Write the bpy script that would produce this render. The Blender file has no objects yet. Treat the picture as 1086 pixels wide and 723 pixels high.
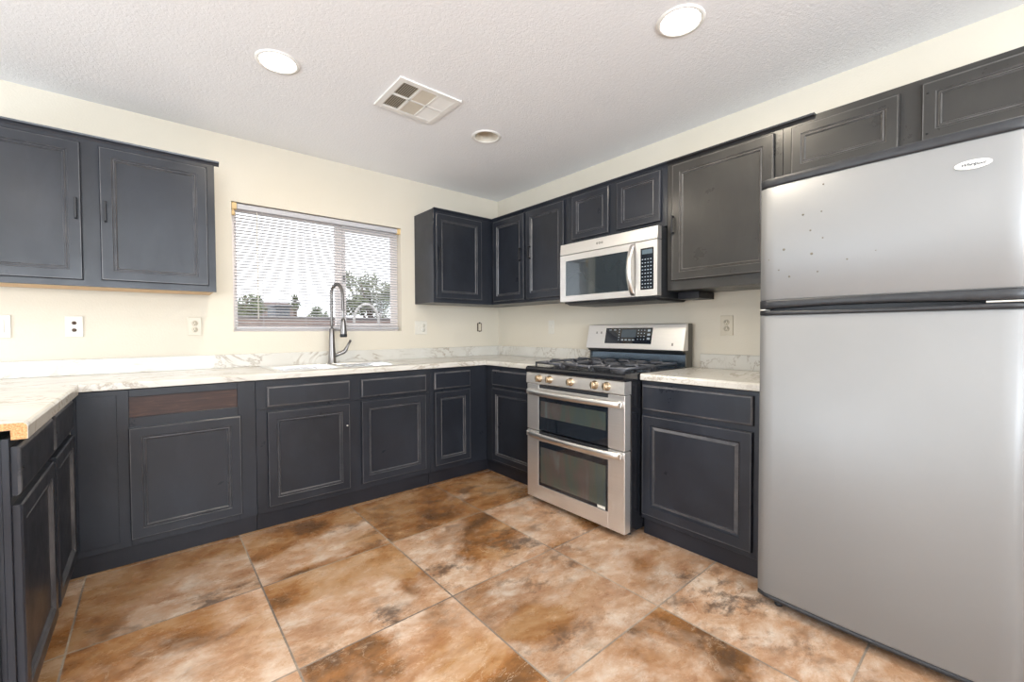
import bpy, bmesh, math, random
from mathutils import Vector, Matrix
random.seed(7)
C = bpy.context.scene.collection
SC = bpy.context.scene

# ------------------------------------------------------------ camera, world, lights, exposure
def make_camera():
    cx, cy, H, yaw, t, r = -2.7145, -3.419, 1.1538, 0.7031, 0.0237, -0.0037
    f = Vector((math.sin(yaw)*math.cos(t), math.cos(yaw)*math.cos(t), -math.sin(t)))
    rt = Vector((math.cos(yaw), -math.sin(yaw), 0)); up = rt.cross(f)
    rt, up = rt*math.cos(r)+up*math.sin(r), up*math.cos(r)-rt*math.sin(r)
    cd = bpy.data.cameras.new('camera'); o = bpy.data.objects.new('camera', cd); C.objects.link(o)
    m = Matrix((rt, up, -f)).transposed().to_4x4(); m.translation = (cx, cy, H)
    o.matrix_world = m
    cd.sensor_width = 36; cd.lens = 36*452.3/1086; cd.clip_start = 0.02; cd.clip_end = 300
    SC.camera = o
make_camera()
SC.view_settings.view_transform = 'Standard'; SC.view_settings.look = 'None'
SC.view_settings.gamma = 1; SC.view_settings.use_curve_mapping = False
SC.view_settings.exposure = 0.38
w = bpy.data.worlds.new('world'); SC.world = w; w.use_nodes = True
bg = w.node_tree.nodes['Background']; bg.inputs[0].default_value = (0.93, 0.96, 1, 1); bg.inputs[1].default_value = 1.9

def area(name, loc, direction, sx, sy, power, color, spread=math.pi):
    l = bpy.data.lights.new(name, 'AREA'); l.shape = 'RECTANGLE'; l.size = sx; l.size_y = sy
    l.energy = power; l.color = color; l.spread = spread
    o = bpy.data.objects.new(name, l); C.objects.link(o); o.location = loc
    o.rotation_euler = Vector(direction).to_track_quat('-Z', 'Y').to_euler(); return o
area('daylight_patio_door', (-6.32, -1.7, 1.05), (1, 0, 0.8), 1.5, 2.0, 85, (0.80, 0.90, 1))
area('rear_fill_area', (-3.0, -5.92, 1.45), (0, 1, 1.0), 3.0, 1.3, 185, (0.82, 0.91, 1))  # added fill lamp behind the camera, tilted up to brighten the ceiling
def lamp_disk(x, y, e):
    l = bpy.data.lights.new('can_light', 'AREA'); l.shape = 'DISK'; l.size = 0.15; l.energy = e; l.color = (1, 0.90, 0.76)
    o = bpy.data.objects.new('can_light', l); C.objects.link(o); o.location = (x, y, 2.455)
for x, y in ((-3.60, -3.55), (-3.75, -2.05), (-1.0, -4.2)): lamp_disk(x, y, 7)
def fill_point(x, y, z, e):  # unseen point light, added as fill for ceiling and room
    l = bpy.data.lights.new('fill_point_light', 'POINT'); l.shadow_soft_size = 0.25; l.energy = e; l.color = (1, 0.95, 0.90)
    o = bpy.data.objects.new('fill_point_light', l); C.objects.link(o); o.location = (x, y, z)
fill_point(-4.3, -4.4, 1.65, 22); fill_point(-2.2, -4.9, 1.55, 10)

# ------------------------------------------------------------ materials
def nt(name):
    m = bpy.data.materials.new(name); m.use_nodes = True
    n = m.node_tree.nodes; l = m.node_tree.links; b = n['Principled BSDF']
    return m, n, l, b
def coord(n, l, scale=(1, 1, 1)):
    tc = n.new('ShaderNodeTexCoord'); mp = n.new('ShaderNodeMapping'); mp.inputs['Scale'].default_value = scale
    l.new(tc.outputs['Object'], mp.inputs['Vector']); return mp.outputs[0]
def noise(n, l, vec, scale, detail=4, rough=0.5, dist=0.0):
    t = n.new('ShaderNodeTexNoise'); t.inputs['Scale'].default_value = scale; t.inputs['Detail'].default_value = detail
    t.inputs['Roughness'].default_value = rough; t.inputs['Distortion'].default_value = dist
    l.new(vec, t.inputs['Vector']); return t.outputs['Fac']
def ramp(n, l, fac, stops):
    r = n.new('ShaderNodeValToRGB'); e = r.color_ramp.elements
    while len(e) < len(stops): e.new(0.5)
    for i, (p, c) in enumerate(stops): e[i].position = p; e[i].color = (*c, 1)
    l.new(fac, r.inputs[0]); return r.outputs[0]
def maprange(n, l, fac, a, b, c, d):
    r = n.new('ShaderNodeMapRange'); l.new(fac, r.inputs[0])
    for i, v in enumerate((a, b, c, d)): r.inputs[i+1].default_value = v
    return r.outputs[0]
def bump(n, l, b, h, strength, dist):
    bp = n.new('ShaderNodeBump'); bp.inputs['Strength'].default_value = strength; bp.inputs['Distance'].default_value = dist
    l.new(h, bp.inputs['Height']); l.new(bp.outputs[0], b.inputs['Normal'])
def mix(n, l, f, a, b, mode='MIX'):
    m = n.new('ShaderNodeMix'); m.data_type = 'RGBA'; m.blend_type = mode
    for s, v in ((0, f), (6, a), (7, b)):
        if isinstance(v, (int, float)): m.inputs[s].default_value = v
        elif isinstance(v, tuple): m.inputs[s].default_value = (*v, 1)
        else: l.new(v, m.inputs[s])
    return m.outputs[2]
def simple(name, col, rough=0.5, metal=0.0, var=0.08, vscale=8, coat=0.0):
    m, n, l, b = nt(name); v = noise(n, l, coord(n, l), vscale)
    l.new(ramp(n, l, v, [(0.25, tuple(c*(1-var) for c in col)), (0.75, tuple(min(1, c*(1+var)) for c in col))]), b.inputs['Base Color'])
    b.inputs['Roughness'].default_value = rough; b.inputs['Metallic'].default_value = metal
    b.inputs['Coat Weight'].default_value = coat
    return m

M = {}
# walls: warm cream paint, faint orange-peel
m, n, l, b = nt('wall_paint'); vc = coord(n, l)
l.new(ramp(n, l, noise(n, l, vc, 1.5), [(0.3, (0.655, 0.605, 0.505)), (0.7, (0.685, 0.635, 0.54))]), b.inputs['Base Color'])
b.inputs['Roughness'].default_value = 0.6; bump(n, l, b, noise(n, l, vc, 90, 3), 0.2, 0.004); M['wall'] = m
m, n, l, b = nt('ceiling_paint'); vc = coord(n, l)
l.new(ramp(n, l, noise(n, l, vc, 1.2), [(0.3, (0.86, 0.87, 0.89)), (0.7, (0.89, 0.90, 0.92))]), b.inputs['Base Color'])
b.inputs['Roughness'].default_value = 0.62; bump(n, l, b, noise(n, l, vc, 75, 4, 0.6, 0.6), 0.42, 0.007); M['ceiling'] = m

def paint(name, a, c, rough, worn=0.0):
    m, n, l, b = nt(name); vc = coord(n, l)
    big = noise(n, l, vc, 2.2, 5, 0.6, 0.4); streak = noise(n, l, coord(n, l, (5, 5, 1.4)), 2, 5, 0.65, 0.3)
    col = ramp(n, l, big, [(0.32, a), (0.72, c)])
    col = mix(n, l, maprange(n, l, streak, 0.52, 0.85, 0.0, 0.22), col, tuple(min(1, x*1.8+0.008) for x in c))
    if worn:
        wn = noise(n, l, vc, 7, 5, 0.65)
        col = mix(n, l, maprange(n, l, wn, 0.35, 0.65, worn*0.15, worn), col, (0.20, 0.19, 0.19))
    l.new(col, b.inputs['Base Color'])
    l.new(maprange(n, l, noise(n, l, vc, 5, 6, 0.7), 0.3, 0.7, rough-0.08, rough+0.12), b.inputs['Roughness'])
    b.inputs['Specular IOR Level'].default_value = 0.32; b.inputs['Coat Weight'].default_value = 0.14; b.inputs['Coat Roughness'].default_value = 0.17
    bump(n, l, b, noise(n, l, coord(n, l, (1, 1, 0.4)), 30, 3), 0.08, 0.001)
    return m
M['paint'] = paint('cabinet_paint', (0.0125, 0.0145, 0.020), (0.022, 0.026, 0.036), 0.34)
M['worn'] = paint('cabinet_paint_worn_edge', (0.03, 0.033, 0.04), (0.045, 0.048, 0.058), 0.32, 0.48)
M['paint_reflect'] = paint('cabinet_paint_reflect', (0.026, 0.025, 0.024), (0.044, 0.042, 0.038), 0.32)  # same cabinet paint, made paler to paint in reflected room light
M['worn_reflect'] = paint('cabinet_paint_reflect_worn_edge', (0.055, 0.053, 0.048), (0.08, 0.078, 0.07), 0.34, 0.6)  # real edge wear, over the paint lightened for reflected light
M['kick'] = paint('toe_kick_paint', (0.010, 0.011, 0.016), (0.018, 0.019, 0.026), 0.45)
M['black_metal'] = simple('black_metal', (0.012, 0.012, 0.014), 0.35, 0.3)
M['raw_wood'] = simple('raw_wood', (0.62, 0.42, 0.24), 0.6, 0, 0.15, 20)
m, n, l, b = nt('brown_stained_wood')
l.new(ramp(n, l, noise(n, l, coord(n, l, (3, 3, 30)), 3, 6, 0.7, 0.5), [(0.3, (0.018, 0.007, 0.005)), (0.55, (0.045, 0.018, 0.012)), (0.75, (0.10, 0.05, 0.03))]), b.inputs['Base Color'])
b.inputs['Roughness'].default_value = 0.55; M['brown'] = m
m, n, l, b = nt('particleboard')
l.new(ramp(n, l, noise(n, l, coord(n, l), 260, 2), [(0.35, (0.42, 0.19, 0.07)), (0.65, (0.72, 0.42, 0.20))]), b.inputs['Base Color'])
b.inputs['Roughness'].default_value = 0.8; M['particle'] = m
# marble-look laminate
m, n, l, b = nt('marble_laminate'); vc = coord(n, l)
wv = n.new('ShaderNodeTexNoise'); wv.inputs['Scale'].default_value = 1.6; wv.inputs['Detail'].default_value = 6
mp = n.new('ShaderNodeMapping'); mp.inputs['Rotation'].default_value = (0.3, 0.5, 0.7); mp.inputs['Scale'].default_value = (1.0, 2.8, 2.2)
l.new(vc, mp.inputs[0])
v1 = noise(n, l, mp.outputs[0], 2.3, 8, 0.62, 1.4)
ab = n.new('ShaderNodeMath'); ab.operation = 'SUBTRACT'; l.new(v1, ab.inputs[0]); ab.inputs[1].default_value = 0.5
ab2 = n.new('ShaderNodeMath'); ab2.operation = 'ABSOLUTE'; l.new(ab.outputs[0], ab2.inputs[0])
vein = maprange(n, l, ab2.outputs[0], 0.0, 0.028, 1.0, 0.0)
msk = maprange(n, l, noise(n, l, vc, 3, 3), 0.40, 0.58, 0.0, 0.95)
mm = n.new('ShaderNodeMath'); mm.operation = 'MULTIPLY'; l.new(vein, mm.inputs[0]); l.new(msk, mm.inputs[1])
basec = ramp(n, l, noise(n, l, vc, 4, 5), [(0.3, (0.58, 0.56, 0.51)), (0.7, (0.66, 0.645, 0.60))])
l.new(mix(n, l, mm.outputs[0], basec, (0.36, 0.31, 0.25)), b.inputs['Base Color'])
b.inputs['Roughness'].default_value = 0.22; M['marble'] = m
# stainless
def steel(name, col, rough, axis=(20, 1, 20), metal=1.0):
    m, n, l, b = nt(name)
    s = noise(n, l, coord(n, l, axis), 8, 3, 0.6)
    l.new(ramp(n, l, s, [(0.3, tuple(c*0.97 for c in col)), (0.7, tuple(min(1, c*1.02) for c in col))]), b.inputs['Base Color'])
    b.inputs['Metallic'].default_value = metal
    l.new(maprange(n, l, s, 0.3, 0.7, rough-0.02, rough+0.02), b.inputs['Roughness'])
    return m
M['steel'] = steel('brushed_steel', (0.80, 0.785, 0.765), 0.33, metal=0.85)
M['steel_v'] = steel('brushed_steel_handle', (0.80, 0.79, 0.77), 0.34)
M['sink'] = steel('sink_steel', (0.80, 0.80, 0.80), 0.25)
M['nickel'] = steel('brushed_nickel', (0.25, 0.24, 0.235), 0.33, (40, 40, 1))
M['bluesteel'] = steel('dark_riser_steel', (0.17, 0.23, 0.31), 0.25)
M['bronze'] = steel('burnished_knob', (0.42, 0.33, 0.23), 0.30, (30, 30, 30))
m, n, l, b = nt('fridge_silver'); vc = coord(n, l)
l.new(ramp(n, l, noise(n, l, vc, 1.3, 3), [(0.3, (0.25, 0.253, 0.255)), (0.7, (0.275, 0.278, 0.278))]), b.inputs['Base Color'])
b.inputs['Metallic'].default_value = 0.25; b.inputs['Roughness'].default_value = 0.45
bump(n, l, b, noise(n, l, vc, 400, 2), 0.12, 0.0008); M['fridge'] = m
M['black_gloss'] = simple('black_enamel', (0.010, 0.011, 0.014), 0.18, 0, 0.2, 6, 0.4)
M['black_glass'] = simple('black_glass', (0.012, 0.016, 0.022), 0.06, 0, 0.1, 5, 0.5)
M['black_plastic'] = simple('black_plastic', (0.022, 0.024, 0.028), 0.42, 0, 0.25, 40)
M['iron'] = simple('cast_iron', (0.085, 0.088, 0.10), 0.34, 0.4, 0.3, 60)
M['grey_side'] = simple('grey_side_panel', (0.14, 0.135, 0.12), 0.4, 0.5)
m, n, l, b = nt('oven_window_glass'); vc = coord(n, l, (1, 1.6, 5))
l.new(ramp(n, l, noise(n, l, coord(n, l, (1, 6, 1.2)), 1.4, 4, 0.6, 0.6), [(0.25, (0.06, 0.09, 0.11)), (0.42, (0.08, 0.10, 0.085)), (0.55, (0.11, 0.09, 0.085)), (0.72, (0.13, 0.16, 0.165))]), b.inputs['Base Color'])
b.inputs['Roughness'].default_value = 0.10; b.inputs['Metallic'].default_value = 0.35; b.inputs['Coat Weight'].default_value = 0.8; M['oven_glass'] = m
m, n, l, b = nt('microwave_window_glass')
l.new(ramp(n, l, noise(n, l, coord(n, l), 3, 2), [(0.3, (0.05, 0.065, 0.075)), (0.7, (0.08, 0.10, 0.115))]), b.inputs['Base Color'])
b.inputs['Roughness'].default_value = 0.05; b.inputs['Metallic'].default_value = 0.5; b.inputs['Coat Weight'].default_value = 1.0; M['mw_glass'] = m
M['white_plastic'] = simple('white_plastic', (0.68, 0.655, 0.59), 0.35, 0, 0.03)
M['almond'] = simple('almond_plastic', (0.62, 0.56, 0.45), 0.35, 0, 0.03)
M['slot'] = simple('dark_slot', (0.02, 0.018, 0.016), 0.5)
M['brown_slot'] = simple('brown_socket', (0.07, 0.04, 0.025), 0.5)
M['mark'] = simple('pale_print', (0.36, 0.40, 0.44), 0.5)
M['mark_dark'] = simple('dark_print', (0.06, 0.06, 0.07), 0.5)
M['badge'] = simple('badge_cream', (0.82, 0.82, 0.76), 0.3)
M['grille'] = simple('white_enamel', (0.82, 0.81, 0.78), 0.4, 0, 0.03)
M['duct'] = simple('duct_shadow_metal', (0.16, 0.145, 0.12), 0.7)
M['vent_beige'] = simple('vent_slat_beige', (0.60, 0.55, 0.46), 0.5)
M['vinyl'] = simple('window_vinyl', (0.78, 0.72, 0.70), 0.5, 0, 0.04)
M['blind'] = simple('blind_white', (0.66, 0.66, 0.68), 0.45, 0, 0.02)
M['headrail'] = simple('headrail_grey', (0.50, 0.50, 0.53), 0.4, 0, 0.03)
M['tan_bracket'] = simple('aged_bracket', (0.66, 0.47, 0.22), 0.45)
M['cord'] = simple('cord_grey', (0.55, 0.55, 0.57), 0.6)
def emit(name, col, s):
    m, n, l, b = nt(name); b.inputs['Base Color'].default_value = (*col, 1)
    b.inputs['Emission Color'].default_value = (*col, 1); b.inputs['Emission Strength'].default_value = s; return m
M['lamp'] = emit('lit_lamp', (1, 0.93, 0.80), 14)
m, n, l, b = nt('window_glass'); n.remove(b)
tr = n.new('ShaderNodeBsdfTransparent'); gl = n.new('ShaderNodeBsdfGlossy'); gl.inputs['Roughness'].default_value = 0.02
mx = n.new('ShaderNodeMixShader'); mx.inputs[0].default_value = 0.05
l.new(tr.outputs[0], mx.inputs[1]); l.new(gl.outputs[0], mx.inputs[2]); l.new(mx.outputs[0], n['Material Output'].inputs[0]); M['glass'] = m
# outdoors
M['block'] = simple('block_wall', (0.27, 0.20, 0.18), 0.9, 0, 0.15, 5)
M['block_cap'] = simple('block_cap', (0.16, 0.15, 0.155), 0.9)
M['ground'] = simple('gravel_ground', (0.16, 0.14, 0.12), 0.9, 0, 0.2, 3)
M['leaf'] = simple('leaf_green', (0.09, 0.125, 0.045), 0.6, 0, 0.4, 4)
M['leaf2'] = simple('leaf_grey_green', (0.14, 0.165, 0.09), 0.6, 0, 0.4, 3)
M['bark'] = simple('bark', (0.09, 0.06, 0.04), 0.9)
M['stucco'] = simple('pink_stucco', (0.30, 0.23, 0.22), 0.9)
M['roof'] = simple('roof_tile', (0.25, 0.19, 0.185), 0.9, 0, 0.2, 6)
M['shed'] = simple('blue_grey_siding', (0.11, 0.135, 0.17), 0.7)
M['white_paint'] = simple('white_paint', (0.5, 0.48, 0.46), 0.6)

# floor: large slate-look porcelain tiles
m, n, l, b = nt('slate_tile_floor')
tc = n.new('ShaderNodeTexCoord'); mp = n.new('ShaderNodeMapping'); P = 0.6185
mp.inputs['Location'].default_value = (1.113/P, 0.616/P, 0); mp.inputs['Scale'].default_value = (1/P, 1/P, 1)
l.new(tc.outputs['Object'], mp.inputs[0])
fl = n.new('ShaderNodeVectorMath'); fl.operation = 'FLOOR'; l.new(mp.outputs[0], fl.inputs[0])
fr = n.new('ShaderNodeVectorMath'); fr.operation = 'FRACTION'; l.new(mp.outputs[0], fr.inputs[0])
wn = n.new('ShaderNodeTexWhiteNoise'); wn.noise_dimensions = '3D'; l.new(fl.outputs[0], wn.inputs['Vector'])
sc = n.new('ShaderNodeVectorMath'); sc.operation = 'SCALE'; sc.inputs['Scale'].default_value = 23.0; l.new(wn.outputs['Color'], sc.inputs[0])
ad = n.new('ShaderNodeVectorMath'); ad.operation = 'ADD'; l.new(mp.outputs[0], ad.inputs[0]); l.new(sc.outputs[0], ad.inputs[1])
mp2 = n.new('ShaderNodeMapping'); mp2.inputs['Rotation'].default_value = (0, 0, 0.75); mp2.inputs['Scale'].default_value = (0.8, 1.25, 1); l.new(ad.outputs[0], mp2.inputs[0])
V = mp2.outputs[0]
base = noise(n, l, V, 1.6, 12, 0.66, 0.35)
colA = ramp(n, l, base, [(0.30, (0.075, 0.048, 0.032)), (0.40, (0.18, 0.09, 0.04)), (0.48, (0.33, 0.155, 0.062)), (0.55, (0.43, 0.245, 0.12)), (0.68, (0.56, 0.39, 0.26))])
patch = noise(n, l, ad.outputs[0], 0.85, 8, 0.55, 0.5)
wsel = n.new('ShaderNodeSeparateColor'); l.new(wn.outputs['Color'], wsel.inputs[0])
thr = n.new('ShaderNodeMath'); thr.operation = 'ADD'; l.new(patch, thr.inputs[0]); l.new(maprange(n, l, wsel.outputs[1], 0, 1, -0.06, 0.07), thr.inputs[1])
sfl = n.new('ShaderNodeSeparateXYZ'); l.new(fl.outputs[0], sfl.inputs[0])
row_glare = maprange(n, l, sfl.outputs[1], -3, 0, 0.085, -0.12)  # window glare painted into the tile tone: front rows paler, back rows darker
th2 = n.new('ShaderNodeMath'); th2.operation = 'ADD'; l.new(thr.outputs[0], th2.inputs[0]); l.new(row_glare, th2.inputs[1]); thr = th2
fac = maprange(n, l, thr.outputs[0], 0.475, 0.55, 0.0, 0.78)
fine = ramp(n, l, noise(n, l, V, 4.5, 12, 0.72, 0.3), [(0.3, (0.36, 0.185, 0.11)), (0.45, (0.53, 0.335, 0.215)), (0.54, (0.66, 0.49, 0.37)), (0.65, (0.80, 0.69, 0.58))])
colB = mix(n, l, fac, colA, fine)
bn = noise(n, l, V, 6, 12, 0.78, 0.2); bm_ = maprange(n, l, noise(n, l, ad.outputs[0], 1.3, 4, 0.5), 0.5, 0.62, 0.0, 1.0)
bk = n.new('ShaderNodeMath'); bk.operation = 'MULTIPLY'; l.new(maprange(n, l, bn, 0.50, 0.60, 0.0, 0.8), bk.inputs[0]); l.new(bm_, bk.inputs[1])
colC = mix(n, l, bk.outputs[0], colB, (0.085, 0.055, 0.040))
lt = maprange(n, l, noise(n, l, V, 9, 12, 0.78, 0.4), 0.58, 0.68, 0.0, 0.55)
colC = mix(n, l, lt, colC, (0.72, 0.58, 0.47))
# thin pale cracks
cr = noise(n, l, V, 1.8, 6, 0.6, 1.0)
c1 = n.new('ShaderNodeMath'); c1.operation = 'SUBTRACT'; l.new(cr, c1.inputs[0]); c1.inputs[1].default_value = 0.52
c2 = n.new('ShaderNodeMath'); c2.operation = 'ABSOLUTE'; l.new(c1.outputs[0], c2.inputs[0])
colC = mix(n, l, maprange(n, l, c2.outputs[0], 0.0, 0.004, 0.5, 0.0), colC, (0.70, 0.56, 0.42))
hsv = n.new('ShaderNodeHueSaturation'); l.new(colC, hsv.inputs['Color'])
l.new(maprange(n, l, wn.outputs['Value'], 0, 1, 0.74, 1.0), hsv.inputs['Value']); hsv.inputs['Saturation'].default_value = 1.04
# grout
sx = n.new('ShaderNodeSeparateXYZ'); l.new(fr.outputs[0], sx.inputs[0])
def edge(o):
    a = n.new('ShaderNodeMath'); a.operation = 'PINGPONG'; a.inputs[1].default_value = 0.5; l.new(o, a.inputs[0]); return a.outputs[0]
mn = n.new('ShaderNodeMath'); mn.operation = 'MINIMUM'; l.new(edge(sx.outputs[0]), mn.inputs[0]); l.new(edge(sx.outputs[1]), mn.inputs[1])
g = maprange(n, l, mn.outputs[0], 0.0045, 0.0065, 1.0, 0.0)
grc = ramp(n, l, noise(n, l, coord(n, l), 2.0, 3), [(0.4, (0.16, 0.13, 0.11)), (0.6, (0.34, 0.28, 0.22))])
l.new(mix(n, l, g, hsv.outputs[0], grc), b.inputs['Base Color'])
l.new(maprange(n, l, noise(n, l, V, 6, 5, 0.7), 0.3, 0.7, 0.20, 0.34), b.inputs['Roughness'])
hh = n.new('ShaderNodeMath'); hh.operation = 'SUBTRACT'; l.new(noise(n, l, V, 5, 6, 0.7), hh.inputs[0]); l.new(g, hh.inputs[1])
bump(n, l, b, hh.outputs[0], 0.3, 0.0015); M['floor'] = m

# ------------------------------------------------------------ mesh helpers
class F:
    """local frame: u to the right as seen from the front, w outward, z up"""
    def __init__(s, kind, x0=0.0): s.k = kind; s.x0 = x0
    def p(s, u, w, z):
        if s.k == 'back': return Vector((u, -w, z))
        if s.k == 'right': return Vector((-w, -u, z))
        if s.k == 'left': return Vector((s.x0+w, u, z))
        return Vector((u, w, z))
WORLD = F('world'); BACK = F('back'); RIGHT = F('right'); LEFT = F('left', -3.616)

def box(bm, fr, u0, u1, w0, w1, z0, z1, bev=0.0, mi=0, seg=1):
    vs = [bm.verts.new(fr.p(u, w_, z)) for u in (u0, u1) for w_ in (w0, w1) for z in (z0, z1)]
    q = [(0, 1, 3, 2), (4, 6, 7, 5), (0, 4, 5, 1), (2, 3, 7, 6), (0, 2, 6, 4), (1, 5, 7, 3)]
    fs = [bm.faces.new([vs[i] for i in f]) for f in q]
    for f in fs: f.material_index = mi
    if bev > 0:
        es = list({e for f in fs for e in f.edges})
        r = bmesh.ops.bevel(bm, geom=es, offset=bev, segments=seg, affect='EDGES', profile=0.5)
        for f in r['faces']: f.material_index = mi
def extrude_poly(bm, pts, offs, mi=0):
    """pts: closed polygon of world points; offs: vector"""
    a = [bm.verts.new(p) for p in pts]; c = [bm.verts.new(Vector(p)+Vector(offs)) for p in pts]
    N = len(pts)
    fs = [bm.faces.new(a), bm.faces.new(list(reversed(c)))]
    for i in range(N): fs.append(bm.faces.new([a[i], c[i], c[(i+1) % N], a[(i+1) % N]]))
    for f in fs: f.material_index = mi
def tube(bm, pts, r, seg=8, mi=0, flat=None, cap=True):
    """sweep a circle (or ellipse, flat=(r_side, r_up)) along points"""
    pts = [Vector(p) for p in pts]; rings = []; prev = None
    for i, p in enumerate(pts):
        t = (pts[min(i+1, len(pts)-1)]-pts[max(i-1, 0)]).normalized()
        if prev is None:
            ref = Vector((0, 0, 1)) if abs(t.z) < 0.9 else Vector((1, 0, 0))
            side = t.cross(ref).normalized()
        else:
            side = (prev-t*prev.dot(t)).normalized()
        prev = side; up = side.cross(t)
        rr = r[i] if isinstance(r, (list, tuple)) else r
        a, c = (rr, rr) if flat is None else flat
        rings.append([bm.verts.new(p+side*a*math.cos(2*math.pi*k/seg)+up*c*math.sin(2*math.pi*k/seg)) for k in range(seg)])
    fs = []
    for A, B in zip(rings, rings[1:]):
        for k in range(seg): fs.append(bm.faces.new([A[k], A[(k+1) % seg], B[(k+1) % seg], B[k]]))
    if cap: fs.append(bm.faces.new(list(reversed(rings[0])))); fs.append(bm.faces.new(rings[-1]))
    for f in fs: f.material_index = mi; f.smooth = True
def lathe(bm, c, axis, prof, seg=24, mi=0):
    """prof: list of (radius, distance along axis)"""
    ax = Vector(axis).normalized(); ref = Vector((0, 0, 1)) if abs(ax.z) < 0.9 else Vector((1, 0, 0))
    s = ax.cross(ref).normalized(); t = ax.cross(s); c = Vector(c); rings = []
    for r, h in prof:
        if r < 1e-6: rings.append([bm.verts.new(c+ax*h)])
        else: rings.append([bm.verts.new(c+ax*h+s*r*math.cos(2*math.pi*k/seg)+t*r*math.sin(2*math.pi*k/seg)) for k in range(seg)])
    for A, B in zip(rings, rings[1:]):
        for k in range(seg):
            k2 = (k+1) % seg
            if len(A) == 1 and len(B) == 1: continue
            if len(A) == 1: f = bm.faces.new([A[0], B[k2], B[k]])
            elif len(B) == 1: f = bm.faces.new([A[k], A[k2], B[0]])
            else: f = bm.faces.new([A[k], A[k2], B[k2], B[k]])
            f.material_index = mi; f.smooth = True
def wloc(o):
    v = Vector((0, 0, 0))
    while o: v += o.location; o = o.parent
    return v
def obj(name, bm, mat, parent=None, origin=None, smooth=None):
    bmesh.ops.recalc_face_normals(bm, faces=bm.faces)
    me = bpy.data.meshes.new(name)
    o = bpy.data.objects.new(name, me)
    if origin is None and parent is None:
        xs = [v.co for v in bm.verts]
        origin = Vector(((min(v.x for v in xs)+max(v.x for v in xs))/2, (min(v.y for v in xs)+max(v.y for v in xs))/2, min(v.z for v in xs)))
    base = wloc(parent) if parent else Vector((0, 0, 0))
    if parent is not None and origin is None: origin = base
    o.location = Vector(origin)-base
    for v in bm.verts: v.co -= Vector(origin)
    bm.to_mesh(me); bm.free()
    for mt in (mat if isinstance(mat, (list, tuple)) else [mat]): me.materials.append(mt)
    C.objects.link(o)
    if parent: o.parent = parent
    return o
def struct(name, bm, mat, parent=None):
    o = obj(name, bm, mat, parent, origin=(0, 0, 0) if parent is None else None)
    if parent is None: o['kind'] = 'structure'
    return o
def tag(o, label, cat, group=None):
    o['label'] = label; o['category'] = cat
    if group: o['group'] = group
    return o
def thing(name, label, cat, loc, group=None):
    o = bpy.data.objects.new(name, None); o.empty_display_size = 0.05; C.objects.link(o); o.location = loc
    return tag(o, label, cat, group)
def one(fn, *a, **k):
    bm = bmesh.new(); fn(bm, *a, **k); return bm

# ------------------------------------------------------------ room shell
CEIL = 2.4645; WX0, WX1, WZ0, WZ1 = -2.284, -1.062, 1.157, 2.034
XL, YB = -6.2, -5.8; T = 0.14
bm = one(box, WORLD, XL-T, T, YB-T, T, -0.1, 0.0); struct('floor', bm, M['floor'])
HX, HY, HS, HR = -0.962, -1.092, 0.13, 0.079
bm = bmesh.new()
box(bm, WORLD, XL-T, HX-HS, YB-T, T, CEIL, CEIL+0.1); box(bm, WORLD, HX+HS, T, YB-T, T, CEIL, CEIL+0.1)
box(bm, WORLD, HX-HS, HX+HS, YB-T, HY-HS, CEIL, CEIL+0.1); box(bm, WORLD, HX-HS, HX+HS, HY+HS, T, CEIL, CEIL+0.1)
ci, so_ = [], []
for i in range(32):
    a = 2*math.pi*i/32; c_, s_ = math.cos(a), math.sin(a); k_ = HS/max(abs(c_), abs(s_))
    ci.append(bm.verts.new((HX+HR*c_, HY+HR*s_, CEIL))); so_.append(bm.verts.new((HX+k_*c_, HY+k_*s_, CEIL)))
for i in range(32): bm.faces.new([ci[i], ci[(i+1) % 32], so_[(i+1) % 32], so_[i]])
struct('ceiling', bm, M['ceiling'])
bm = bmesh.new()
box(bm, WORLD, XL-T, WX0, 0, T, 0, CEIL); box(bm, WORLD, WX1, T, 0, T, 0, CEIL)
box(bm, WORLD, WX0, WX1, 0, T, 0, WZ0); box(bm, WORLD, WX0, WX1, 0, T, WZ1, CEIL)
struct('wall_back', bm, M['wall'])
struct('wall_right', one(box, WORLD, 0, T, YB-T, 0, 0, CEIL), M['wall'])
bm = bmesh.new()
box(bm, WORLD, XL-T, XL, YB, -2.5, 0, CEIL); box(bm, WORLD, XL-T, XL, -0.9, 0, 0, CEIL); box(bm, WORLD, XL-T, XL, -2.5, -0.9, 2.08, CEIL)
struct('wall_left', bm, M['wall'])
bm = bmesh.new()
box(bm, WORLD, XL, -4.6, YB-T, YB, 0, CEIL); box(bm, WORLD, -1.4, 0, YB-T, YB, 0, CEIL)
box(bm, WORLD, -4.6, -1.4, YB-T, YB, 0, 0.8); box(bm, WORLD, -4.6, -1.4, YB-T, YB, 2.1, CEIL)
struct('wall_front', bm, M['wall'])
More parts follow.
